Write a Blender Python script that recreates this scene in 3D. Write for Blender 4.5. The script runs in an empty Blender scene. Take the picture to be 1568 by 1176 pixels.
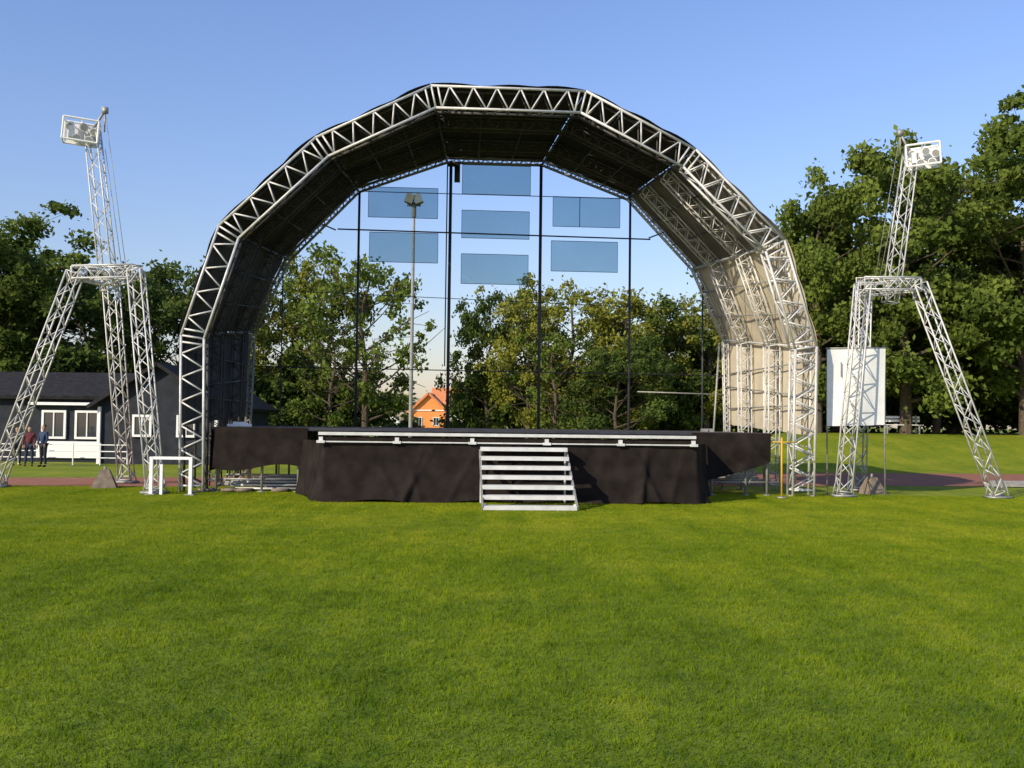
import bpy, math, random
import numpy as np
from mathutils import Vector, Matrix
random.seed(4); RNG=np.random.default_rng(4)
sc=bpy.context.scene
sc.view_settings.view_transform='Standard'; sc.view_settings.look='None'; sc.view_settings.exposure=0
COL=sc.collection
R=math.radians

# ------------------------------------------------------------ materials
def new_mat(name):
    m=bpy.data.materials.new(name); m.use_nodes=True
    nt=m.node_tree; return m,nt,nt.nodes['Principled BSDF'],nt.nodes['Material Output']
def simple(name,col,rough=0.6,metal=0.0,var=0.15,scale=6.0,bump=0.0,spec=0.3):
    m,nt,b,o=new_mat(name); N=nt.nodes; L=nt.links
    b.inputs['Roughness'].default_value=rough; b.inputs['Metallic'].default_value=metal
    b.inputs['Specular IOR Level'].default_value=spec
    tc=N.new('ShaderNodeTexCoord'); no=N.new('ShaderNodeTexNoise'); no.inputs['Scale'].default_value=scale; no.inputs['Detail'].default_value=5
    L.new(tc.outputs['Object'],no.inputs['Vector'])
    cr=N.new('ShaderNodeValToRGB'); L.new(no.outputs['Fac'],cr.inputs['Fac'])
    c=np.array(col)
    cr.color_ramp.elements[0].position=0.3; cr.color_ramp.elements[1].position=0.7
    cr.color_ramp.elements[0].color=(*(c*(1-var)),1); cr.color_ramp.elements[1].color=(*np.minimum(c*(1+var),1),1)
    L.new(cr.outputs['Color'],b.inputs['Base Color'])
    if bump>0:
        bp=N.new('ShaderNodeBump'); bp.inputs['Strength'].default_value=bump; bp.inputs['Distance'].default_value=0.05
        L.new(no.outputs['Fac'],bp.inputs['Height']); L.new(bp.outputs['Normal'],b.inputs['Normal'])
    return m
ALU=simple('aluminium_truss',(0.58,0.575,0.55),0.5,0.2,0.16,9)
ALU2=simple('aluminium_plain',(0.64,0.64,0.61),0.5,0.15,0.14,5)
TSHADE=simple('aluminium_truss_shaded',(0.075,0.07,0.065),0.6,0.1,0.25,6)  # shaded copy of the aluminium truss, shade put into the colour
STEELD=simple('dark_and_shaded_steel',(0.05,0.055,0.065),0.5,0.2,0.2,4)  # black parts, also purlins and rear posts with shade in their colour
GALV=simple('galvanised_steel',(0.32,0.32,0.30),0.5,0.3,0.2,12)
BLACKCLOTH=simple('black_molton_cloth',(0.021,0.0165,0.0145),0.95,0,0.4,3,0.25,0.08)
DECK=simple('stage_deck_ply',(0.05,0.042,0.038),0.7,0,0.3,3)
SHADED=simple('canvas_shade_dark',(0.024,0.022,0.021),0.85,0,0.35,1.2,0.2)  # canopy canvas at the top, its shade put into the colour
SHADEDG=simple('canvas_shade_grey',(0.065,0.062,0.058),0.85,0,0.3,1.2,0.2)  # same canvas on the left, shade painted as dark grey
SHADEDM=simple('canvas_shade_midgrey',(0.17,0.155,0.135),0.8,0,0.25,1.2,0.2)  # same canvas at upper right, shade painted as mid grey
CREAM=simple('canvas_sunlit_cream',(0.52,0.46,0.34),0.7,0,0.12,1.5,0.3)  # sunlit copy of the same canvas, for the right wall
WHITE=simple('white_paint',(0.80,0.80,0.78),0.6,0,0.05,4)
LENS=simple('lamp_lens',(0.42,0.42,0.42),0.25,0.3,0.1,4)
YELLOW=simple('yellow_paint',(0.62,0.38,0.03),0.5,0,0.1,4)
TAN=simple('tan_lamp_housing',(0.26,0.22,0.17),0.6,0,0.15,6)
WOODB=simple('weathered_wood',(0.20,0.16,0.12),0.85,0,0.3,7,0.3)
TIMBER=simple('dark_timber_wall',(0.018,0.022,0.030),0.8,0,0.35,3,0.3)
ROOFD=simple('dark_roof',(0.028,0.028,0.030),0.9,0,0.3,5,0.3,0.1)
GLASS=simple('window_glass',(0.03,0.04,0.05),0.08,0,0.1,2,0,0.8)
CONC=simple('concrete',(0.30,0.29,0.27),0.9,0,0.2,8,0.3)
BARK=simple('bark',(0.095,0.074,0.052),0.95,0,0.4,14,0.6)
ORROOF=simple('orange_roof',(0.62,0.22,0.09),0.8,0,0.15,3)
ORWALL=simple('orange_render_wall',(0.75,0.28,0.08),0.8,0,0.1,2)
PLASTER=simple('pale_plaster',(0.66,0.60,0.50),0.8,0,0.06,3)

def tinted_panel():
    m,nt,b,o=new_mat('tinted_panel'); N=nt.nodes; L=nt.links
    b.inputs['Base Color'].default_value=(.20,.33,.42,1); b.inputs['Roughness'].default_value=.25
    tr=N.new('ShaderNodeBsdfTransparent'); tr.inputs['Color'].default_value=(.46,.60,.66,1)
    tc=N.new('ShaderNodeTexCoord'); no=N.new('ShaderNodeTexNoise'); no.inputs['Scale'].default_value=.7
    L.new(tc.outputs['Object'],no.inputs['Vector'])
    mr=N.new('ShaderNodeMapRange'); mr.inputs['To Min'].default_value=.12; mr.inputs['To Max'].default_value=.34; L.new(no.outputs['Fac'],mr.inputs['Value'])
    mx=N.new('ShaderNodeMixShader'); L.new(mr.outputs['Result'],mx.inputs[0]); L.new(tr.outputs[0],mx.inputs[1]); L.new(b.outputs[0],mx.inputs[2]); L.new(mx.outputs[0],o.inputs['Surface'])
    return m
PANEL=tinted_panel()

def leaf_mat(name,dark,light,trans=0.38):
    m,nt,b,o=new_mat(name); N=nt.nodes; L=nt.links
    at=N.new('ShaderNodeAttribute'); at.attribute_name='tint'
    oi=N.new('ShaderNodeObjectInfo'); ml=N.new('ShaderNodeMath'); ml.operation='MULTIPLY_ADD'
    L.new(oi.outputs['Random'],ml.inputs[0]); ml.inputs[1].default_value=0.35; L.new(at.outputs['Fac'],ml.inputs[2])
    mr=N.new('ShaderNodeMapRange'); mr.inputs['From Min'].default_value=0.05; mr.inputs['From Max'].default_value=1.15
    L.new(ml.outputs[0],mr.inputs['Value'])
    cr=N.new('ShaderNodeValToRGB'); cr.color_ramp.elements[0].color=(*dark,1); cr.color_ramp.elements[1].color=(*light,1)
    L.new(mr.outputs['Result'],cr.inputs['Fac'])
    N.remove(b); df=N.new('ShaderNodeBsdfDiffuse'); L.new(cr.outputs['Color'],df.inputs['Color'])
    tr=N.new('ShaderNodeBsdfTranslucent'); L.new(cr.outputs['Color'],tr.inputs['Color'])
    mx=N.new('ShaderNodeMixShader'); mx.inputs[0].default_value=trans
    L.new(df.outputs[0],mx.inputs[1]); L.new(tr.outputs[0],mx.inputs[2]); L.new(mx.outputs[0],o.inputs['Surface'])
    return m
LEAF=leaf_mat('broadleaf_foliage',(0.055,0.088,0.018),(0.20,0.26,0.05))
LEAFY=leaf_mat('yellow_green_foliage',(0.10,0.13,0.020),(0.34,0.34,0.06))  # lighter, yellower leaf green for the birches
LEAFD=leaf_mat('dark_foliage',(0.034,0.062,0.020),(0.14,0.19,0.042))

def grass_mat(name,blade):
    m,nt,b,o=new_mat(name); N=nt.nodes; L=nt.links
    g=N.new('ShaderNodeNewGeometry')
    def noise(s,d,rough=0.6,vec=None):
        n=N.new('ShaderNodeTexNoise'); n.inputs['Scale'].default_value=s; n.inputs['Detail'].default_value=d; n.inputs['Roughness'].default_value=rough
        L.new(vec or g.outputs['Position'],n.inputs['Vector']); return n
    mp=N.new('ShaderNodeMapping'); mp.inputs['Rotation'].default_value=(0,0,.75); mp.inputs['Scale'].default_value=(1.6,.16,1)
    L.new(g.outputs['Position'],mp.inputs['Vector'])
    def mad(x,k,y):
        a=N.new('ShaderNodeMath'); a.operation='MULTIPLY_ADD'; L.new(x,a.inputs[0]); a.inputs[1].default_value=k; L.new(y,a.inputs[2]); return a.outputs[0]
    n1=noise(0.5,5); n2=noise(3.4,4,0.75); n3=noise(24,3,0.8); n4=noise(1.0,3,.6,mp.outputs[0]); n5=noise(9,3,.8)
    f=mad(n2.outputs['Fac'],.9,n1.outputs['Fac']); f=mad(n3.outputs['Fac'],.5,f); f=mad(n4.outputs['Fac'],.75,f); f=mad(n5.outputs['Fac'],.6,f)
    sp=N.new('ShaderNodeSeparateXYZ'); L.new(g.outputs['Position'],sp.inputs[0])
    dm=N.new('ShaderNodeMapRange'); dm.inputs['From Min'].default_value=4; dm.inputs['From Max'].default_value=17; dm.inputs['To Min'].default_value=-.22; dm.inputs['To Max'].default_value=.14  # view-angle brightness put into the colour: darker near, lighter far
    L.new(sp.outputs[1],dm.inputs['Value']); f=mad(dm.outputs['Result'],1.0,f)
    mr=N.new('ShaderNodeMapRange'); mr.inputs['From Min'].default_value=1.42; mr.inputs['From Max'].default_value=2.28
    L.new(f,mr.inputs['Value'])
    cr=N.new('ShaderNodeValToRGB'); E=cr.color_ramp.elements
    if blade:
        E[0].color=(0.07,0.135,0.007,1); E[1].color=(0.34,0.37,0.022,1); e=E.new(0.5); e.color=(0.19,0.26,0.012,1)
    else:
        E[0].color=(0.08,0.13,0.008,1); E[1].color=(0.28,0.30,0.024,1); e=E.new(0.5); e.color=(0.165,0.22,0.013,1)
    L.new(mr.outputs['Result'],cr.inputs['Fac'])
    if blade:
        N.remove(b); df=N.new('ShaderNodeBsdfDiffuse'); L.new(cr.outputs['Color'],df.inputs['Color'])
        tr=N.new('ShaderNodeBsdfTranslucent'); L.new(cr.outputs['Color'],tr.inputs['Color'])
        mx=N.new('ShaderNodeMixShader'); mx.inputs[0].default_value=0.35
        L.new(df.outputs[0],mx.inputs[1]); L.new(tr.outputs[0],mx.inputs[2]); L.new(mx.outputs[0],o.inputs['Surface'])
    else:
        L.new(cr.outputs['Color'],b.inputs['Base Color'])
        b.inputs['Roughness'].default_value=0.7; b.inputs['Specular IOR Level'].default_value=0.15
        bp=N.new('ShaderNodeBump'); bp.inputs['Strength'].default_value=0.6; bp.inputs['Distance'].default_value=0.04
        L.new(n3.outputs['Fac'],bp.inputs['Height']); L.new(bp.outputs['Normal'],b.inputs['Normal'])
    return m
GRASS=grass_mat('lawn_ground',False); BLADE=grass_mat('grass_blades',True)
TRACK=simple('clay_track',(0.30,0.125,0.075),0.95,0,0.2,3,0.3)

# ------------------------------------------------------------ mesh builder
class MB:
    def __init__(s): s.v=[]; s.f=[]; s.m=[]; s.mats=[]
    def mi(s,mat):
        if mat not in s.mats: s.mats.append(mat)
        return s.mats.index(mat)
    def tube(s,a,b,r,mat,seg=6,r2=None):
        a=Vector(a); b=Vector(b); d=b-a
        if d.length<1e-5: return
        r2=r if r2 is None else r2
        q=d.to_track_quat('Z','Y'); X=q@Vector((1,0,0)); Y=q@Vector((0,1,0)); n=len(s.v)
        for P,rr in((a,r),(b,r2)):
            for i in range(seg):
                t=2*math.pi*i/seg; s.v.append(tuple(P+X*math.cos(t)*rr+Y*math.sin(t)*rr))
        k=s.mi(mat)
        for i in range(seg):
            j=(i+1)%seg; s.f.append((n+i,n+j,n+seg+j,n+seg+i)); s.m.append(k)
        s.f.append(tuple(n+seg-1-i for i in range(seg))); s.m.append(k)
        s.f.append(tuple(n+seg+i for i in range(seg))); s.m.append(k)
    def box(s,c,sz,mat,rot=None):
        c=Vector(c); n=len(s.v); M=rot if rot else Matrix.Identity(3)
        for z in(-.5,.5):
            for x,y in((-.5,-.5),(.5,-.5),(.5,.5),(-.5,.5)):
                s.v.append(tuple(c+M@Vector((x*sz[0],y*sz[1],z*sz[2]))))
        k=s.mi(mat)
        for f in((3,2,1,0),(4,5,6,7),(0,1,5,4),(1,2,6,5),(2,3,7,6),(3,0,4,7)):
            s.f.append(tuple(n+i for i in f)); s.m.append(k)
    def poly(s,pts,mat):
        n=len(s.v); s.v+= [tuple(p) for p in pts]; s.f.append(tuple(range(n,n+len(pts)))); s.m.append(s.mi(mat))
    def grid(s,P,mat):
        n=len(s.v); r=len(P); c=len(P[0])
        for row in P: s.v+=[tuple(p) for p in row]
        for i in range(r-1):
            for j in range(c-1):
                s.f.append((n+i*c+j,n+i*c+j+1,n+(i+1)*c+j+1,n+(i+1)*c+j)); s.m.append(s.mi(mat(i,j) if callable(mat) else mat))
    def build(s,name,parent=None,smooth=False):
        me=bpy.data.meshes.new(name); me.from_pydata(s.v,[],s.f)
        for m in s.mats: me.materials.append(m)
        me.polygons.foreach_set('material_index',s.m)
        if smooth: me.polygons.foreach_set('use_smooth',[True]*len(s.f))
        me.update(); ob=bpy.data.objects.new(name,me); COL.objects.link(ob)
        if parent: ob.parent=parent
        return ob
def empty(name,loc=(0,0,0),rz=0):
    e=bpy.data.objects.new(name,None); e.location=loc; e.rotation_euler=(0,0,rz); COL.objects.link(e); e.empty_display_size=0.3; return e

def truss(mb,a,b,w=0.34,rc=0.024,rd=0.014,bay=None,mat=ALU,ref=(0,1,0),w2=None):
    a=Vector(a); b=Vector(b); d=(b-a); Lg=d.length; d.normalize()
    u=d.cross(Vector(ref)); u.normalize(); v=d.cross(u); v.normalize()
    w2=w if w2 is None else w2; bay=bay or w*0.95
    n=max(2,int(round(Lg/bay)))
    cs=[(-1,-1),(1,-1),(1,1),(-1,1)]
    def P(k,t):
        ww=(w+(w2-w)*t)/2; return a+d*Lg*t+u*cs[k][0]*ww+v*cs[k][1]*ww
    for k in range(4):
        mb.tube(P(k,0),P(k,1),rc,mat)
        k2=(k+1)%4
        for i in range(n):
            t0=i/n;t1=(i+1)/n
            A,B=(k,k2) if (i+k)%2==0 else (k2,k)
            mb.tube(P(A,t0),P(B,t1),rd,mat,5)
        mb.tube(P(k,0),P(k2,0),rd,mat,5); mb.tube(P(k,1),P(k2,1),rd,mat,5)

# ------------------------------------------------------------ ground
def bank(x,y):
    s=min(max((x-6)/8,0),1); s=s*s*(3-2*s)
    t=min(max((y-37.5)/12,0),1); t=t*t*(3-2*t)
    return 1.3*s*t
xs=sorted(set([-900,-600,-400,-250,-150,-100,-70]+[i*2 for i in range(-25,26)]+[70,100,150,250,400,600,900]))
ys=sorted(set([-60,-30]+[i*2 for i in range(-5,36)]+[80,100,130,170,220,300,450,700,1100,1600]))
mb=MB(); mb.grid([[(x,y,bank(x,y)) for x in xs] for y in ys],GRASS); mb.build('ground',smooth=True)
near=[(-60,16.5),(-30,19.8),(-12,22.8),(-4,24.8),(4,26.2),(12,27.6),(20,28.2),(35,28.6),(60,29)]
far=[(-60,21),(-30,24),(-12,26.6),(-4,30),(4,33),(12,35),(20,35.6),(35,36),(60,37)]
def cr(pts,n=8):
    out=[]
    for i in range(len(pts)-1):
        p0=Vector(pts[max(i-1,0)]);p1=Vector(pts[i]);p2=Vector(pts[i+1]);p3=Vector(pts[min(i+2,len(pts)-1)])
        for k in range(n):
            t=k/n; out.append(0.5*((2*p1)+(p2-p0)*t+(2*p0-5*p1+4*p2-p3)*t*t+(3*p1-p0-3*p2+p3)*t**3))
    out.append(Vector(pts[-1])); return out
A=cr(near);B=cr(far); mb=MB()
mb.grid([[ (p.x,p.y,0.004) for p in A],[(p.x,p.y,0.004) for p in B]],TRACK); mb.build('running_track')

gp=empty('lawn_grass')
patches=[]
for v in range(6):
    nb=3300; x=RNG.uniform(-.5,.5,nb); y=RNG.uniform(-.5,.5,nb); h=RNG.uniform(0.014,0.036,nb)
    for c in RNG.uniform(-.5,.5,(12,2)):
        dd=(x-c[0])**2+(y-c[1])**2; h=h*(1+0.7*np.exp(-dd/0.003))
    a=RNG.uniform(0,2*np.pi,nb); w=RNG.uniform(0.002,0.0044,nb); ln=RNG.normal(0,0.017,(nb,2))
    V=np.zeros((nb,3,3)); V[:,0]=np.stack([x-np.cos(a)*w,y-np.sin(a)*w,0*x],1); V[:,1]=np.stack([x+np.cos(a)*w,y+np.sin(a)*w,0*x],1)
    V[:,2]=np.stack([x+ln[:,0],y+ln[:,1],h],1)
    me=bpy.data.meshes.new('grass_patch'); me.vertices.add(nb*3); me.vertices.foreach_set('co',V.ravel())
    me.loops.add(nb*3); me.loops.foreach_set('vertex_index',np.arange(nb*3)); me.polygons.add(nb)
    me.polygons.foreach_set('loop_start',np.arange(0,nb*3,3)); me.polygons.foreach_set('loop_total',np.full(nb,3))
    me.materials.append(BLADE); me.update(); me.validate(); patches.append(me)
for yy in range(3,24):
    hw=int(0.56*yy+2)
    for xx in range(-hw,hw+1):
        o=bpy.data.objects.new('grass_patch',random.choice(patches)); COL.objects.link(o); o.parent=gp
        o.location=(xx,yy,0); o.rotation_euler=(0,0,random.choice([0,1,2,3])*math.pi/2)
        o.scale=(1,1,random.uniform(.85,1.1)*(.75 if yy>14 else 1))

# ------------------------------------------------------------ arched stage roof
OX,OY,YAW=-0.15,22.4,R(4)
roof=empty('arched_stage_roof',(OX,OY,0),YAW)
F=[(1.77,9.22),(4.33,7.95),(6.42,5.9),(7.18,3.45),(7.12,0.0)]
Bk=[(1.40,9.2),(3.95,8.25),(5.9,6.2),(6.85,4.1),(6.95,0.0)]
def full(h): return [(-x,z) for x,z in reversed(h)]+[(x,z) for x,z in h]
def prof(t): return full([(F[i][0]*(1-t)+Bk[i][0]*t,F[i][1]*(1-t)+Bk[i][1]*t) for i in range(5)])
def inset(P,d):
    out=[]
    for i,p in enumerate(P):
        p=Vector(p); ns=[]
        for a,b in((i-1,i),(i,i+1)):
            if a<0 or b>=len(P): continue
            e=(Vector(P[b])-Vector(P[a])).normalized(); ns.append(Vector((e.y,-e.x)))
        n=sum(ns,Vector((0,0))).normalized(); k=d/max(n.dot(ns[0]),.3); q=p+n*k
        out.append((q.x,q.y if i not in(0,len(P)-1) else 0.0))
    return out
def arch(mb,P,y0,y1,depth,rc,rd,bay,mats,gap=0.14):
    O=P; I=inset(P,depth)
    for pl,y in enumerate((y0,y1)):
        for Q in(O,I):
            for i in range(len(Q)-1): mb.tube((Q[i][0],y,Q[i][1]),(Q[i+1][0],y,Q[i+1][1]),rc,mats(i,pl),8)
    for i in range(len(O)-1):
        o0,o1,i0,i1=[Vector(q) for q in(O[i],O[i+1],I[i],I[i+1])]
        L=min((o1-o0).length,(i1-i0).length); g=gap/L
        n=max(2,int(round((L-2*gap)/bay)))
        def po(t): return o0.lerp(o1,t)
        def pi(t): return i0.lerp(i1,t)
        for pl,y in enumerate((y0,y1)):
            mat=mats(i,pl)
            mb.tube((po(g).x,y,po(g).y),(pi(g).x,y,pi(g).y),rd*1.2,mat)
            mb.tube((po(1-g).x,y,po(1-g).y),(pi(1-g).x,y,pi(1-g).y),rd*1.2,mat)
            for k in range(n):
                t0=g+(1-2*g)*k/n;t1=g+(1-2*g)*(k+1)/n;tm=(t0+t1)/2
                for a,b in((pi(t0),po(tm)),(po(tm),pi(t1))): mb.tube((a.x,y,a.y),(b.x,y,b.y),rd,mat)
        mat=mats(i,1)
        for fn in(po,pi):
            for k in range(n):
                t0=g+(1-2*g)*k/n;t1=g+(1-2*g)*(k+1)/n
                a,b=fn(t0),fn(t1); ya,yb=(y0,y1) if k%2 else (y1,y0)
                mb.tube((a.x,ya,a.y),(b.x,yb,b.y),rd*.7,mat,5)
    for Q in(O,I):
        for i,q in enumerate(Q): mb.tube((q[0],y0,q[1]),(q[0],y1,q[1]),rd*1.2,mats(min(i,8),1))
    for i in range(1,len(O)-1):
        for pl,y in enumerate((y0,y1)): mb.tube((O[i][0],y,O[i][1]),(I[i][0],y,I[i][1]),rd*1.2,mats(i,pl))
mb=MB(); arch(mb,prof(0),0.0,0.34,0.50,0.031,0.020,0.50,lambda s,p: ALU if (p==0 or s>=6) else TSHADE); mb.build('front_arch_truss',roof,True)  # rear plane at left and top gets the painted shade colour
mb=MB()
for y in(2.0,4.0): arch(mb,inset(prof(y/6),0.06),y,y+0.28,0.28,0.020,0.012,0.42,lambda s,p: ALU if s>=6 else TSHADE)  # shade under the canopy painted on all but the right segments
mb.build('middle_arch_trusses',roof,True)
mb=MB(); arch(mb,inset(prof(1),0.03),5.9,6.05,0.13,0.02,0.011,0.26,lambda s,p: ALU if s>=6 else GALV)  # greyer metal at left and top, shade put into the colour
PI=[inset(prof(t),0.1) for t in(0,1)]
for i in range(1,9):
    a,b=PI[0][i],PI[1][i]; mb.tube((a[0],0.1,a[1]),(b[0],6.0,b[1]),0.035,STEELD if i<7 else ALU)  # purlins: dark copy in shade, bright copy on the sunlit right
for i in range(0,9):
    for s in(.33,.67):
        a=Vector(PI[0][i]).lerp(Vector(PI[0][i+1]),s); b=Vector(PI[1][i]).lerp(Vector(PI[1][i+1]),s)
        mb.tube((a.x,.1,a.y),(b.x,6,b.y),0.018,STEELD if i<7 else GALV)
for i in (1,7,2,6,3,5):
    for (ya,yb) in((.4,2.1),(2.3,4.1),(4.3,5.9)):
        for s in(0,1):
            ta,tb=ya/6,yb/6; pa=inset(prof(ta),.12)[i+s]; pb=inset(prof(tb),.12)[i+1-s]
            mb.tube((pa[0],ya,pa[1]),(pb[0],yb,pb[1]),0.009,GALV if i>5 else STEELD,4)  # bracing wires follow the same painted shade split
mb.build('back_arch_and_purlins',roof,True)
NS=8; NY=36
def skinpt(i,s,t):
    P=prof(t); a=Vector(P[i]);b=Vector(P[i+1]); p=a.lerp(b,s); e=(b-a).normalized(); n=Vector((-e.y,e.x))
    bay=(t*3)%1.0; sag=-0.06*math.sin(math.pi*bay)*math.sin(math.pi*s)
    side=1 if i in(0,8) else 0
    lift=0.035+(0 if side else 0.018*math.sin(p.x*2.3+t*9))+(0.045*abs(math.sin(s*math.pi*3)) if (t<.03 and not side) else 0)
    lift+=0.012*math.sin(s*17+t*11+i)*math.sin(t*23)
    return p+n*(lift+sag)
mb=MB()
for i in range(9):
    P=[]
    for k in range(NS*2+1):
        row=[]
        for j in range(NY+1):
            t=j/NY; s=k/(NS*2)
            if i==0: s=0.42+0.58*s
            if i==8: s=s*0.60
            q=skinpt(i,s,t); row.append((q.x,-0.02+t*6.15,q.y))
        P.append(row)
    mat={0:SHADEDG,1:SHADEDG,2:SHADED,3:SHADED,4:SHADED,5:SHADED,6:SHADEDM,7:CREAM,8:CREAM}[i]  # light and shade put into the canvas colour, segment by segment
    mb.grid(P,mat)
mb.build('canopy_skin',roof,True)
mb=MB()
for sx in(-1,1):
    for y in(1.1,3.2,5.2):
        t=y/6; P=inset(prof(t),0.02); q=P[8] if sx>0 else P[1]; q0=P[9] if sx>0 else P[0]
        mb.tube((q[0],y,q[1]),(q0[0],y,0.02),0.028,ALU if sx>0 else TSHADE)  # left poles carry their shade in the colour, right ones stay bright
    for z in(2.1,3.1): mb.tube((sx*6.95,.3,z),(sx*6.85,5.9,z),0.018,GALV if sx>0 else TSHADE)
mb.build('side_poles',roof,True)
mb=MB(); yb=6.02
for x,zt,r in((-1.26,9.1,.045),(1.34,9.1,.045),(-3.85,8.15,.035),(3.95,8.15,.035),(-5.95,5.9,.018),(6.1,5.7,.025)):
    mb.tube((x,yb,0),(x,yb,zt),r,STEELD,8)  # posts stand in shade, put into their dark colour
mb.tube((-1.36,yb+.05,3.2),(-1.36,yb+.05,9.1),.018,STEELD)
mb.tube((-4.45,yb,7.05),(4.55,yb,6.98),.022,STEELD)
for s in(-1,1): mb.tube((s*4.5,yb,7.02),(s*4.95,yb,7.2),.022,STEELD)
mb.tube((-5.6,yb,5.25),(5.9,yb,4.95),.010,STEELD,4)
mb.tube((-6.7,yb,3.1),(6.8,yb,3.05),.016,STEELD)
mb.tube((4.2,yb,2.55),(6.8,yb,2.5),.02,GALV); mb.tube((6.35,yb,0),(6.6,yb,4.0),.03,GALV)
mb.tube((-3.85,yb,8.15),(3.95,yb,8.15),.012,STEELD,4)
PAN=((-3.6,-1.62,7.43,8.3),(-3.55,-1.6,6.15,7.0),(-.93,1.04,8.17,9.02),(-.93,1.02,6.9,7.7),(-.93,1.0,5.58,6.44),(1.7,3.66,7.3,8.17),(1.66,3.6,6.0,6.88))
for (x0,x1,z0,z1) in PAN:
    for z in(z0,z1): mb.tube((x0,yb+.05,z),(x1,yb+.05,z),.008,STEELD,4)
    for x in(x0,x1): mb.tube((x,yb+.05,z0),(x,yb+.05,z1),.006,STEELD,4)
mb.tube((2.48,yb+.04,7.3),(2.48,yb+.04,8.17),.010,STEELD,4)
mb.box((-1.08,yb-.12,8.72),(.16,.16,.5),STEELD); mb.box((-1.2,yb-.1,8.95),(.3,.1,.06),STEELD)
mb.build('rear_grid',roof,True)
mb=MB()
for (x0,x1,z0,z1) in PAN: mb.poly([(x0,yb+.06,z0),(x1,yb+.06,z0),(x1,yb+.06,z1),(x0,yb+.06,z1)],PANEL)
mb.build('rear_panels',roof)

# ------------------------------------------------------------ stage platform
stg=empty('stage_platform',(OX,OY,0),YAW)
mb=MB()
mb.box((-.15,3.2,1.40),(12.7,6.0,.08),DECK)
mb.box((-.05,-1.12,1.335),(7.6,2.5,.05),DECK)
mb.build('deck',stg)
mb=MB()
mb.box((-.05,-2.39,1.352),(7.6,.03,.06),ALU2)
mb.box((-.05,-2.40,1.193),(7.6,.03,.025),ALU2)
for x in np.linspace(-3.8,3.7,6):
    mb.box((x,-2.41,1.19),(.16,.05,.05),ALU2); mb.box((x,-2.37,1.25),(.08,.05,.07),ALU2)
mb.box((-.05,-2.2,1.25),(7.5,.3,.08),BLACKCLOTH)
mb.box((-.15,0.185,1.405),(12.7,.02,.05),STEELD)
mb.build('deck_edge_rails',stg)
mb=MB()
def cloth(pts,zt,zb,amp=.06,freq=4.0,seed=0,puddle=.12):
    rnd=random.Random(seed); ph=[rnd.uniform(0,6.3) for _ in range(6)]
    L=[0]
    for a,b in zip(pts,pts[1:]): L.append(L[-1]+(Vector(b)-Vector(a)).length)
    n=int(L[-1]/.035)+2; rows=18; G=[]
    dg=[(rnd.uniform(0,L[-1]),rnd.uniform(-.7,.7),rnd.uniform(.4,1.0)) for _ in range(int(L[-1]*1.3))]
    for r in range(rows+1):
        v=r/rows; row=[]
        for i in range(n+1):
            s=L[-1]*i/n; k=max(j for j in range(len(pts)-1) if L[j]<=s+1e-9); tt=(s-L[k])/(L[k+1]-L[k])
            a=Vector(pts[k]);b=Vector(pts[k+1]); p=a.lerp(b,tt); e=(b-a).normalized(); nn=Vector((e.y,-e.x))
            f=math.sin(s*freq+ph[0]+.6*math.sin(s*1.3+ph[1]))*.5+math.sin(s*freq*2.3+ph[2]+v*.8)*.2+math.sin(s*1.1-v*3+ph[3])*.4
            for (s0,sl,am) in dg:
                q=(s-s0-sl*v); f+=am*1.3*math.exp(-(q/.07)**2)
            d=amp*f*(.12+v)+puddle*v*v
            zbb=zb(s/L[-1]) if callable(zb) else zb; ztt=zt(s/L[-1]) if callable(zt) else zt
            z=ztt+(zbb-ztt)*v+ (.03*math.sin(s*3+ph[4])*v)
            row.append((p.x+nn.x*d,p.y+nn.y*d,max(z,.006)))
        G.append(row)
    mb.grid(G,BLACKCLOTH)
cloth([(-4.50,.12),(-3.75,-2.33),(0.0,-2.37)],1.19,lambda t:.03,.05,3.0,1,.16)
cloth([(0.0,-2.36),(3.80,-2.33),(4.6,.12)],1.19,.02,.075,3.2,2,.14)
cloth([(-6.45,.15),(-4.4,.15)],1.44,lambda t:.55-.05*math.sin(t*6),.03,2.5,3,.05)
cloth([(4.3,.14),(6.15,.13)],1.43,lambda t:.35+.45*t*t,.08,3.0,5,.05)
cloth([(-6.5,6.1),(-6.5,.15)],1.44,.5,.03,2.5,6,.03)
mb.build('skirt_cloth',stg,True)
mb=MB()
for x in(-6.4,-5.4,-4.6,4.8,5.6,6.1):
    for y in(.25,2.2,4.2,6.0):
        mb.tube((x,y,0),(x,y,1.38),.028,GALV); mb.box((x,y,.01),(.16,.16,.02),GALV)
for y in(.3,2.2):
    mb.tube((-6.6,y,.28),(-4.6,y,.28),.024,GALV); mb.tube((4.5,y,.3),(6.4,y,.3),.024,GALV)
    mb.tube((-6.4,y,.1),(-5.4,y,.9),.02,GALV); mb.tube((5.6,y,.1),(6.1,y,1.1),.02,GALV)
for k in range(9):
    mb.tube((-6.5+.1*k,1.0+.22*k,.12+.03*(k%3)),(-4.4,.6+.2*k,.14+.03*(k%3)),.035,GALV)
    mb.box((-5.3+.05*k,.5+.1*k,.06+.07*(k%5)),(1.7-.12*k,.08,.045),ALU2)
    mb.box((5.4,.9+.13*k,.32+.05*(k%3)),(1.5,.07,.04),GALV)
for x in(-6.6,-6.1,-5.8,-5.0): mb.box((x,.32,.04),(.35,.3,.06),WOODB)
mb.build('scaffold_legs',stg,True)
mb=MB()
mb.box((-6.1,1.2,1.475),(.55,.12,.06),WHITE); mb.box((-6.1,1.2,1.53),(.3,.1,.05),WHITE)
for x in(5.2,5.35): mb.box((x,2.4,1.48),(.12,.3,.08),GALV)
mb.build('folded_cable_tray',stg)

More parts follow.
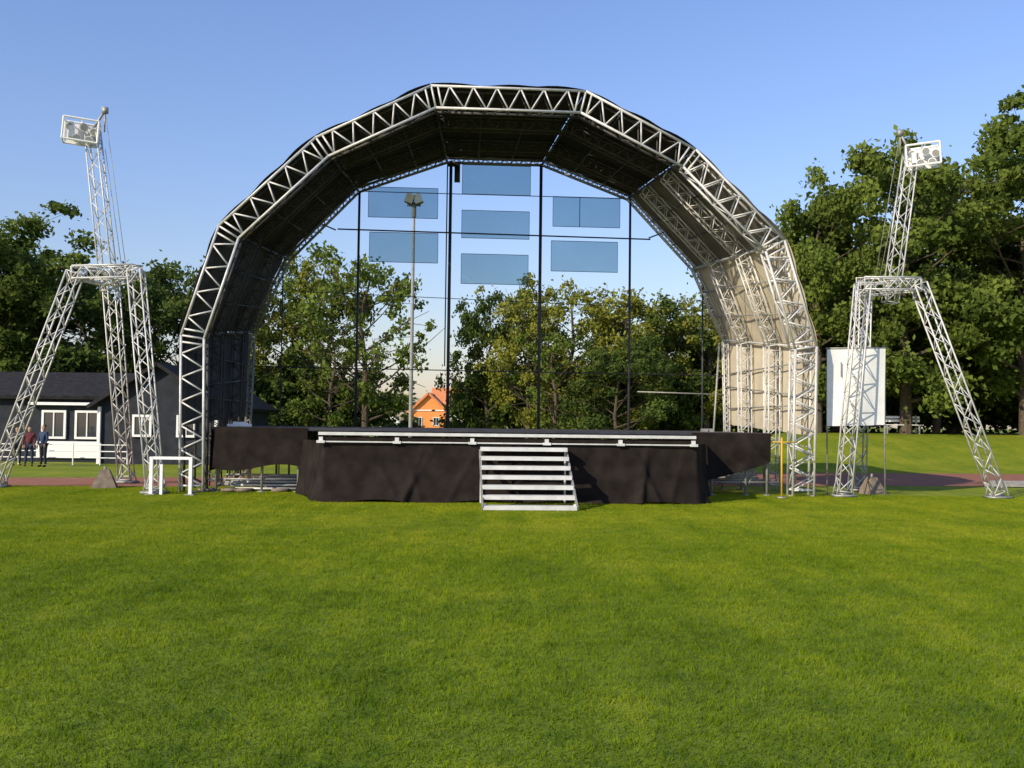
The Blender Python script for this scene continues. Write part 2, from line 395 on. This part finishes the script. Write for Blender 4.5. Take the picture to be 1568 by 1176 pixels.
st=empty('stage_stairs',(OX+.22,OY,0),YAW); mb=MB()
for i in range(7):
    z=1.12-.172*i; y=-2.56-.245*i; w=1.72
    mb.box((0,y,z-.012),(w,.26,.024),ALU2); mb.box((0,y-.128,z-.04),(w,.012,.07),ALU2); mb.box((0,y+.12,z-.04),(w,.02,.05),GALV)
for s in(-1,1):
    a=Vector((s*.87,-2.45,1.02)); b=Vector((s*.87,-4.15,.03)); d=b-a
    rot=Matrix.Rotation(math.atan2(d.z,d.y),3,'X')
    mb.box((a+b)/2,(.03,d.length,.12),GALV,rot)
    mb.tube((s*.84,-4.05,0),(s*.84,-4.05,.12),.03,ALU2); mb.tube((s*.84,-2.5,0),(s*.84,-2.5,1.1),.02,ALU2)
mb.build('treads_and_stringers',st)

# ------------------------------------------------------------ lighting towers
def tower(name,feet,top,mast0,mast1,head_dir,hook,hoff):
    e=empty(name,(mast0[0],mast0[1],0)); off=Vector((mast0[0],mast0[1],0)); mb=MB()
    V3=lambda p: Vector(p)-off
    for f,t in zip(feet,top):
        truss(mb,V3(f)+Vector((0,0,.12)),V3(t),.29,.020,.012,.32)
        mb.box(V3(f)+Vector((0,0,.03)),(.5,.42,.04),GALV); mb.box(V3(f)+Vector((0,0,.075)),(.2,.2,.05),GALV)
        for a in((-.2,-.15),(.2,-.15),(.2,.15),(-.2,.15)): mb.tube(V3(f)+Vector((a[0],a[1],0.02)),V3(f)+Vector((a[0]*.75,a[1]*.8,.3)),.016,GALV)
    n=len(top)
    for i in range(n): truss(mb,V3(top[i]),V3(top[(i+1)%n]),.28,.02,.012,.28,ref=(0,0,1))
    mb.build('base_frame',e,True)
    mb=MB(); m0=V3(mast0);m1=V3(mast1); sg=1 if head_dir<0 else -1
    truss(mb,m0-Vector((0,0,.4)),m1,.30,.017,.010,.34,w2=.27)
    hk=V3(hook); mb.tube(m1,hk,.03,GALV); mb.tube(hk,m0+Vector((.38*sg,0,.0)),.007,GALV,4)
    mb.tube(hk+Vector((.03,0,-.9)),m0+Vector((.25*sg,.1,.0)),.007,GALV,4)
    mb.tube(hk,hk+Vector((0,0,-.5)),.018,GALV); mb.box(hk,(.12,.1,.14),GALV)
    mb.build('mast',e,True)
    mb=MB(); c=m1+Vector((hoff,-.12,-.08)); W=.74;H=.50; RM=Matrix.Rotation(.07*sg,3,'Y')@Matrix.Rotation(.35*sg,3,'Z')
    def Q(x,y,z): return c+RM@Vector((x,y,z))
    for y in(-.22,.22):
        for z in(-H/2,H/2): mb.tube(Q(-W/2,y,z),Q(W/2,y,z),.024,WHITE)
        for x in(-W/2,W/2): mb.tube(Q(x,y,-H/2),Q(x,y,H/2),.024,WHITE)
    for x in(-W/2,0,W/2):
        for z in(-H/2,H/2): mb.tube(Q(x,-.22,z),Q(x,.22,z),.018,WHITE)
    for k,(x,z) in enumerate(((-.24,.10),(.03,.13),(.27,.06),(-.1,-.13),(.18,-.14))):
        a=Q(x,.12,z+.03); b=Q(x+.03*(k%2),-.13,z-.05); dd=(b-a).normalized()
        mb.tube(a,b,.07,WHITE,12,.10); mb.tube(b+dd*.002,b+dd*.01,.078,LENS,12)
    mb.box(Q(0,.23,0),(W*.9,.02,H*.9),WHITE,RM); mb.box(Q(-.2,.0,-.0),(.1,.3,.34),WHITE,RM)
    mb.build('floodlight_cluster',e)
    return e
tower('lighting_tower',[(-7.62,21.4,0),(-11.7,22.7,0),(-9.55,24.8,0)],[(-8.42,22.1,4.88),(-9.9,22.4,4.88),(-9.55,23.5,4.88)],(-9.2,22.6,4.9),(-9.70,22.6,8.2),-1,(-9.42,22.6,8.66),-.20)
tower('lighting_tower',[(7.66,23.0,0),(11.25,23.1,0),(8.8,25.3,0)],[(8.15,23.1,4.95),(9.45,23.1,4.95),(8.6,24.3,4.95)],(8.9,23.4,4.95),(9.40,23.4,8.1),1,(9.15,23.4,8.6),.24)
mb=MB(); G=[]
for i in range(15):
    v=i/14; row=[]
    for j in range(13):
        u=j/12; row.append((7.40+u*1.38,23.35+.03*math.sin(u*7+v*2)+.10*max(0,u-.6)*v*2,3.42-1.8*v+.04*u+.05*max(0,u-.75)*v))
    G.append(row)
mb.grid(G,WHITE)
mb.tube((7.38,23.40,3.45),(8.82,23.40,3.48),.02,GALV); mb.tube((7.42,23.42,0),(7.42,23.42,3.45),.02,GALV); mb.tube((8.80,23.48,0),(8.80,23.48,3.45),.02,GALV)
mb.box((7.72,23.325,2.95),(.02,.006,.35),STEELD)
mb.build('white_banner',None,True)

mb=MB()
for x in(-7.58,-6.75):
    mb.box((x,21.05,.40),(.07,.07,.80),WHITE); mb.box((x,21.05,.012),(.2,.2,.024),GALV)
    mb.tube((x,21.05,.05),(x+.1,21.5,.05),.02,GALV)
mb.box((-7.165,21.05,.775),(.76,.06,.06),WHITE); mb.box((-7.38,21.09,.32),(.06,.05,.64),WHITE)
mb.build('white_barrier')
def ballast(x,y,w=.55,h=.42):
    mb=MB(); a=w/2;b=a*.35
    v=[(-a,-a,0),(a,-a,0),(a,a,0),(-a,a,0),(-b,-b,h),(b,-b,h),(b,b,h),(-b,b,h)]; mb.v=v
    for f in((3,2,1,0),(4,5,6,7),(0,1,5,4),(1,2,6,5),(2,3,7,6),(3,0,4,7)): mb.f.append(f); mb.m.append(0)
    mb.mats=[WOODB]; mb.tube((0,0,h),(0,0,h+.08),.03,GALV); o=mb.build('ballast_block'); o.location=(x,y,0); o.rotation_euler=(0,0,.3)
ballast(-9.35,23.0); ballast(8.75,24.2,.5,.4)
mb=MB(); mb.tube((6.05,22.3,0),(6.05,22.3,1.35),.022,YELLOW); mb.tube((5.85,22.3,1.25),(6.4,22.3,1.25),.014,YELLOW); mb.tube((6.2,22.35,.2),(6.2,22.35,1.5),.02,GALV)
mb.box((6.05,22.3,.015),(.2,.2,.03),GALV); mb.build('yellow_stand_pole',None,True)
mb=MB()
for k in range(3): mb.box((14.6+.12*k,27.4+.2*k,.06+.035*k),(3.0,.16,.07),CONC)
for x in(13.4,14.6,15.6): mb.box((x,27.6,.014),(.2,.9,.02),WOODB)
mb.build('stacked_beams')
be=empty('park_bench',(19.6,50,1.3)); mb=MB()
for k in range(3): mb.box((0,-.15+.15*k,.45),(2.0,.12,.035),WHITE)
for k in range(2): mb.box((0,.28+.03*k,.66+.17*k),(2.0,.03,.12),WHITE)
for x in(-.8,.8):
    mb.box((x,-.15,.215),(.07,.06,.43),GALV); mb.box((x,.24,.43),(.07,.05,.86),GALV); mb.box((x,.05,.41),(.07,.45,.04),GALV)
mb.build('seat_and_backrest',be)

mb=MB(); mb.tube((0,0,0),(0,0,9.6),.075,GALV,10,.05); mb.box((0,0,9.5),(.5,.12,.08),TAN)
mb.box((-.14,-.12,9.7),(.30,.3,.34),TAN,Matrix.Rotation(.35,3,'Y')); mb.box((.16,-.10,9.7),(.28,.3,.34),CONC,Matrix.Rotation(-.35,3,'Y'))
mb.tube((0,0,9.05),(0,0,9.48),.085,TAN,8); mb.box((0,0,.05),(.4,.4,.1),CONC)
o=mb.build('floodlight_mast',None,False); o.location=(-3.65,36,0)

# ------------------------------------------------------------ houses
def gable(mb,x0,x1,y0,y1,h,pk,axis,wall,roofm,ov=.35,th=.12):
    if axis=='y':
        xm=(x0+x1)/2
        for y in(y0,y1): mb.poly([(x0,y,0),(x1,y,0),(x1,y,h),(xm,y,pk),(x0,y,h)],wall)
        mb.poly([(x0,y0,0),(x0,y1,0),(x0,y1,h),(x0,y0,h)],wall); mb.poly([(x1,y0,0),(x1,y1,0),(x1,y1,h),(x1,y0,h)],wall)
        for s,xe in((-1,x0),(1,x1)):
            d=Vector((xe-xm,0,h-pk)); L=d.length; d.normalize(); c=Vector((xm,(y0+y1)/2,pk+.07))+d*((L+ov)/2)
            mb.box(c,(L+ov,y1-y0+2*ov,th),roofm,Matrix.Rotation(-math.atan2(d.z,d.x),3,'Y'))
    else:
        ym=(y0+y1)/2
        for x in(x0,x1): mb.poly([(x,y0,0),(x,y1,0),(x,y1,h),(x,ym,pk),(x,y0,h)],wall)
        for y in(y0,y1): mb.poly([(x0,y,0),(x1,y,0),(x1,y,h),(x0,y,h)],wall)
        for ye in(y0,y1):
            d=Vector((0,ye-ym,h-pk)); L=d.length; d.normalize(); c=Vector(((x0+x1)/2,ym,pk+.07))+d*((L+ov)/2)
            mb.box(c,(x1-x0+2*ov,L+ov,th),roofm,Matrix.Rotation(math.atan2(d.z,d.y),3,'X'))
def window(mb,x,y,z,w,h,fr=WHITE):
    mb.box((x,y-.01,z),(w,.04,h),GLASS)
    for s in(-1,1):
        mb.box((x+s*w/2,y-.03,z),(.08,.08,h+.08),fr); mb.box((x,y-.032,z+s*h/2),(w-.08,.08,.08),fr)
    mb.box((x,y-.036,z),(.04,.07,h-.08),fr)
cab=empty('timber_cabin',(0,0,0)); mb=MB()
gable(mb,-27,-14.6,36,42,2.35,3.25,'x',TIMBER,ROOFD); gable(mb,-14.5,-10.3,35,42.2,2.1,3.45,'y',TIMBER,ROOFD)
mb.build('walls_and_roof',cab); mb=MB()
for x in(-24.5,-22,-19.5): window(mb,x,35.97,1.45,1.2,1.0)
window(mb,-16.5,35.97,1.35,.8,.95); window(mb,-15.3,35.97,1.35,.8,.95)
window(mb,-12.95,34.97,1.35,.6,.7); window(mb,-11.4,34.97,1.35,.6,.7)
mb.box((-16,35.95,.45),(2.2,.08,.6),WHITE); mb.box((-16,35.85,2.1),(2.7,.25,.10),WHITE)
for x in(-14.45,-10.35): mb.box((x,34.93,1.0),(.10,.1,2.0),WHITE)
for k in range(3): mb.tube((-17.6,33.8,.25+.22*k),(-13.0,33.8,.25+.22*k),.02,WHITE)
for k in range(6): mb.tube((-17.6+.92*k,33.8,0),(-17.6+.92*k,33.8,.75),.025,WHITE)
mb.build('windows_and_trim',cab)
oh=empty('orange_roof_house'); mb=MB()
gable(mb,-14.2,-9.2,140,148,3.2,5.6,'y',ORWALL,ORROOF,.5,.3)
for x in(-13,-10.6): window(mb,x,139.95,1.7,.8,1.1)
mb.box((-11.7,139.93,3.25),(4.9,.1,.15),WHITE); mb.build('walls_and_roof',oh)
th=empty('terracotta_roof_house'); mb=MB(); gable(mb,-12.5,-4,158,166,3.6,7.0,'x',PLASTER,ORROOF,.5,.3)
for x in(-11,-9,-7,-5): window(mb,x,157.95,1.9,.9,1.2)
mb.build('walls_and_roof',th)
mb=MB(); mb.poly([(-13.9,105,0),(-11.6,105,0),(-11.6,105,1.4),(-12.7,105,2.3),(-13.9,105,1.4)],WHITE); mb.box((-12.75,106.5,.7),(2.2,2.8,1.4),WHITE); mb.build('white_tent')

# ------------------------------------------------------------ trees
def tree_mesh(name,H,Rc,seed,leafmat,z0=.22,ncl=95,lpc=230,ls=.13,dens=.75):
    rnd=random.Random(seed); rg=np.random.default_rng(seed); mb=MB()
    pts=[Vector((0,0,0))]
    for k in range(1,8): pts.append(Vector((rnd.uniform(-.12,.12)*k*.5,rnd.uniform(-.12,.12)*k*.5,H*.86*k/7)))
    rt=H*.019
    for k in range(7): mb.tube(pts[k],pts[k+1],rt*(1-k/7.5)**.8+.02,BARK,8,rt*(1-(k+1)/7.5)**.8+.02)
    cl=[]
    def tp(z):
        f=z/(H*.86)*7; k=min(int(f),6); return pts[k].lerp(pts[k+1],f-k)
    nb=26
    for b in range(nb):
        f=(b+.5)/nb; z=H*(z0*.75+(.82-z0*.75)*f); s=tp(min(z,H*.85))
        ang=b*2.399+rnd.uniform(-.4,.4)
        prf=math.sin(math.pi*min(max((z/H-z0*.5)/(1.02-z0*.5),0.05),1)**.8)**.65
        ln=Rc*prf*rnd.uniform(.55,1.2); up=rnd.uniform(.3,1.0)
        e=s+Vector((math.cos(ang)*ln,math.sin(ang)*ln,ln*up)); m=s.lerp(e,.5)+Vector((0,0,-.06*ln))
        r0=rt*(1-f*.8)*.45
        mb.tube(s,m,r0,BARK,6,r0*.6); mb.tube(m,e,r0*.6,BARK,6,r0*.15); cl.append((e,rnd.uniform(.5,1.05))); cl.append((m.lerp(e,.5),rnd.uniform(.4,.8)))
        for q in range(5):
            a2=ang+rnd.uniform(-1.4,1.4); l2=ln*rnd.uniform(.25,.6); s2=m.lerp(e,rnd.uniform(0,.95))
            e2=s2+Vector((math.cos(a2)*l2,math.sin(a2)*l2,l2*rnd.uniform(-.35,.9))); mb.tube(s2,e2,r0*.35,BARK,5,.01); cl.append((e2,rnd.uniform(.3,.75)))
    cl.append((tp(H*.85)+Vector((0,0,H*.06)),.7)); cl.append((tp(H*.85)+Vector((.3,.2,H*.02)),.9))
    rnd.shuffle(cl); cl=cl[:ncl]
    k=min(1.15,Rc/3.2); C=[];T=[]
    for c,r in cl:
        r=r*k*dens*1.25; n=int(lpc*(r/.9)**1.6)+30
        q=rg.normal(0,1,(n,3)); q/=np.linalg.norm(q,axis=1)[:,None]
        tilt=np.array([rnd.uniform(-.3,.3),rnd.uniform(-.3,.3)])
        q*=(rg.uniform(0,1,n)**.6)[:,None]*r*np.array([1.1,1.1,.82])*(1+.2*rg.normal(0,1,(n,1))**2)
        q[:,2]+=q[:,0]*tilt[0]+q[:,1]*tilt[1]-.25*(q[:,0]**2+q[:,1]**2)/r*.5
        C.append(q+np.array(c)); T.append(np.full(n,rnd.uniform(0,.6))+rg.uniform(0,.35,n)+q[:,2]/r*.15)
    C=np.concatenate(C);T=np.concatenate(T); n=len(C)
    u=rg.normal(0,1,(n,3));u/=np.linalg.norm(u,axis=1)[:,None]; w=rg.normal(0,1,(n,3)); w[:,2]*=.6
    v=np.cross(u,w); v/=np.linalg.norm(v,axis=1)[:,None]; sz=rg.uniform(.6,1.35,n)[:,None]*ls
    V=np.stack([C-u*sz,C-v*sz*.6,C+u*sz,C+v*sz*.6],1).reshape(-1,3)
    bv=np.array(mb.v); nbv=len(bv); me=bpy.data.meshes.new(name)
    faces=mb.f+[tuple(x) for x in (np.arange(n*4).reshape(-1,4)+nbv).tolist()]
    me.from_pydata(np.concatenate([bv,V]).tolist(),[],faces)
    me.materials.append(BARK); me.materials.append(leafmat)
    me.polygons.foreach_set('material_index',[0]*len(mb.f)+[1]*n)
    at=me.attributes.new('tint','FLOAT','FACE'); at.data.foreach_set('value',np.concatenate([np.zeros(len(mb.f)),T]).astype(np.float32))
    me.update(); return me
TM={'a':tree_mesh('maple_a',14,4.3,11,LEAF,.14,150,270,.14,.68),'b':tree_mesh('maple_b',14,3.9,12,LEAF,.12,150,270,.14,.68),
    'c':tree_mesh('birch_c',10,2.9,13,LEAFY,.18,105,170,.105,.68),'d':tree_mesh('birch_d',10,3.1,14,LEAFY,.16,105,170,.105,.68),
    'e':tree_mesh('oak_e',9,3.2,15,LEAFD,.14,115,210,.125,.76),'f':tree_mesh('oak_f',9,2.8,16,LEAF,.2,75,130,.11,.62),
    'g':tree_mesh('bush_g',4,2.6,17,LEAFD,.02,90,210,.13,.95)}
HT={'a':14,'b':14,'c':10,'d':10,'e':9,'f':9,'g':4}
NM={'a':'maple_tree','b':'maple_tree','c':'birch_tree','d':'birch_tree','e':'oak_tree','f':'oak_tree','g':'shrub'}
def tree(k,x,y,top,wide=1.0,parent=None,name=None):
    zb=bank(x,y); s=(top-zb)/HT[k]; o=bpy.data.objects.new(name or NM[k],TM[k]); COL.objects.link(o)
    o.location=(x,y,zb-.03); o.scale=(s*wide,s*wide,s); o.rotation_euler=(0,0,random.uniform(0,6.28))
    if parent: o.parent=parent
    return o
tree('a',15.4,50,14.2,.8); tree('b',19.8,50,16.8,1.0); tree('a',25.8,50,16.8); tree('b',31.5,51,17)
tree('b',26.5,60,17.5,1.0); tree('e',18.5,57,13.0,1.2); tree('a',34,60,16.5,1.1); tree('e',23,54,10,1.2); tree('e',29,56,12,1.4); tree('e',14,58,11,1.1)
tree('a',-24.2,45,10.9,1.2); tree('e',-19.8,46,8.0,1.15); tree('e',-17,47,8.3,.9); tree('e',-24,50,9,1.4); tree('f',-15.3,50,9.4,1.0); tree('e',-28,46,9.3,1.3)
tree('c',-12.8,48,8.2,.9); tree('f',-10.8,49,9.2,.95); tree('c',-9.1,50,10.4,.8); tree('f',-6.9,47,9.9,.9); tree('f',-8.4,46,6.5,.9)
tree('e',-1.2,50,7.5,.7); tree('d',.8,48,8.3,.8); tree('c',3.0,49,9.0,.95); tree('d',5.6,48,8.5,1.0); tree('e',7.6,50,7.0,1.1); tree('c',9.6,49,8.9,.9); tree('d',12.2,50,9.2,.9)
tree('f',2.0,46,6.2,1.0); tree('e',4.8,45,5.2,1.1)
hs=empty('hedge_mass')
for x,y,t in [(-30,48,4.5),(-26,49,4),(-21,49,4.5),(-17,49,4),(-13.5,48,3.6),(-11,50,3.6),(-8.8,50,3.0),(-.2,52,3.5),(2.2,52,4),(4.5,51,4),(6.9,51,4),(9,52,4.2),(12,53,4.5),(15.5,56,5.5),(19,59,6),(23,59,6),(27,60,6),(31,60,6),(35,60,6),(17,62,6),(25,64,7),(33,64,7),(21,63,7),(29,65,7)]:
    tree('g',x,y,t,1.2,hs,'shrub_clump')
for x,y,t in [(-6.8,60,1.5),(-4.9,62,.8),(-2.6,60,1.5)]: tree('g',x,y,t,1.3,hs,'shrub_clump')
dt=empty('distant_treeline')
for k in range(56):
    x=-150+k*5.6+random.uniform(-1.5,1.5); y=random.uniform(185,215)
    tree(random.choice('aeb'),x,y,random.uniform(6,7.5) if -32<x<-8 else random.uniform(9,14),1.8,dt,'distant_tree')

# ------------------------------------------------------------ people
def mat_c(n,c): return simple(n,c,.8,0,.1,10)
SKIN=mat_c('skin',(.42,.26,.19)); HAIR=mat_c('hair',(.05,.03,.02))
def person(x,y,h,top,leg,rz,armf=0.1):
    e=empty('standing_person',(x,y,0),rz); k=h/1.75
    def chain(name,pts,rads,edges,mat,root=0):
        me=bpy.data.meshes.new(name); me.from_pydata([tuple(Vector(p)*k) for p in pts],edges,[]); me.materials.append(mat)
        o=bpy.data.objects.new(name,me); COL.objects.link(o); o.parent=e
        o.modifiers.new('s','SKIN'); m=o.modifiers.new('u','SUBSURF'); m.levels=1; m.render_levels=2
        sv=me.skin_vertices[0].data
        for i,r in enumerate(rads): sv[i].radius=(r*k,r*k)
        sv[root].use_root=True
    chain('trousers',[(0,0,.95),(.10,0,.88),(.12,-.02,.48),(.13,.02,.09),(-.10,0,.88),(-.13,.03,.48),(-.15,.04,.09)],[.13,.1,.07,.05,.1,.07,.05],[(0,1),(1,2),(2,3),(0,4),(4,5),(5,6)],leg)
    chain('jacket',[(0,0,.93),(0,0,1.2),(0,0,1.4),(.17,0,1.4),(.24,-.02,1.14),(.22,-.12-armf,.95),(-.17,0,1.4),(-.25,.0,1.14),(-.24,-.08,.9)],[.14,.145,.11,.07,.05,.04,.07,.05,.04],[(0,1),(1,2),(2,3),(3,4),(4,5),(2,6),(6,7),(7,8)],top)
    chain('head',[(0,0,1.45),(0,-.01,1.54),(0,-.01,1.63),(0,0,1.70)],[.055,.075,.095,.07],[(0,1),(1,2),(2,3)],SKIN)
    chain('hair',[(0,.03,1.58),(0,.03,1.68),(0,-.01,1.72)],[.075,.095,.08],[(0,1),(1,2)],HAIR)
    for s,px in((1,(.22,-.12-armf,.95)),(-1,(-.24,-.08,.9))):
        p=Vector(px); pts=[tuple(p),tuple(p+Vector((0,-.02,-.07)))]; ed=[(0,1)]; rr=[.03,.032]
        for f in range(4):
            pts+= [tuple(p+Vector((.0,-.045+.018*f,-.12))),tuple(p+Vector((-.01*s,-.05+.018*f,-.165+.008*abs(f-1.5))))]; ed+=[(1,2+2*f),(2+2*f,3+2*f)]; rr+=[.0095,.008]
        pts.append(tuple(p+Vector((-.01*s,-.065,-.09)))); ed.append((0,len(pts)-1)); rr.append(.01)
        chain('hand',pts,rr,ed,SKIN)
    for xx,yy in((.13,-.03),(-.15,-.01)): chain('shoe',[(xx,yy+.07,.05),(xx,yy-.12,.035)],[.05,.04],[(0,1)],HAIR)
person(-15.75,32.6,1.32,mat_c('jacket_red',(.14,.03,.04)),mat_c('jeans_a',(.03,.04,.07)),.3)
person(-15.15,32.3,1.38,mat_c('jacket_blue',(.03,.05,.10)),mat_c('jeans_b',(.02,.02,.03)),-.4,.0)
person(-16.35,33.0,1.30,mat_c('jacket_grey',(.15,.14,.13)),mat_c('jeans_c',(.04,.04,.05)),.8,.1)

# ------------------------------------------------------------ light, sky, camera
d=Vector((.62,.60,-.47)).normalized()
sun=bpy.data.lights.new('sun','SUN'); sun.energy=5.0; sun.angle=R(.5); sun.color=(1,.88,.68)
so=bpy.data.objects.new('sun',sun); COL.objects.link(so); so.rotation_euler=d.to_track_quat('-Z','Y').to_euler()
w=bpy.data.worlds.new('World'); sc.world=w; w.use_nodes=True; nt=w.node_tree
sky=nt.nodes.new('ShaderNodeTexSky'); sky.sky_type='NISHITA'; sky.sun_disc=False
sky.sun_elevation=math.asin(-d.z); sky.sun_rotation=math.atan2(-d.x,-d.y)
sky.air_density=1.6; sky.dust_density=0.6; sky.ozone_density=4.0
mxn=nt.nodes.new('ShaderNodeMix'); mxn.data_type='RGBA'; mxn.blend_type='MULTIPLY'; mxn.inputs[0].default_value=1.0
mxn.inputs[7].default_value=(0.97,0.96,1.28,1); nt.links.new(sky.outputs[0],mxn.inputs[6])
bg=nt.nodes['Background']; bg.inputs['Strength'].default_value=.145; nt.links.new(mxn.outputs[2],bg.inputs['Color'])
cam=bpy.data.cameras.new('camera'); co=bpy.data.objects.new('camera',cam); COL.objects.link(co); sc.camera=co
cam.lens=35; cam.sensor_width=36; cam.clip_end=3000; cam.clip_start=.05
co.matrix_world=Matrix.Translation((0,0,1.6))@Matrix.Rotation(R(92.25),4,'X')@Matrix.Rotation(R(.7),4,'Z')
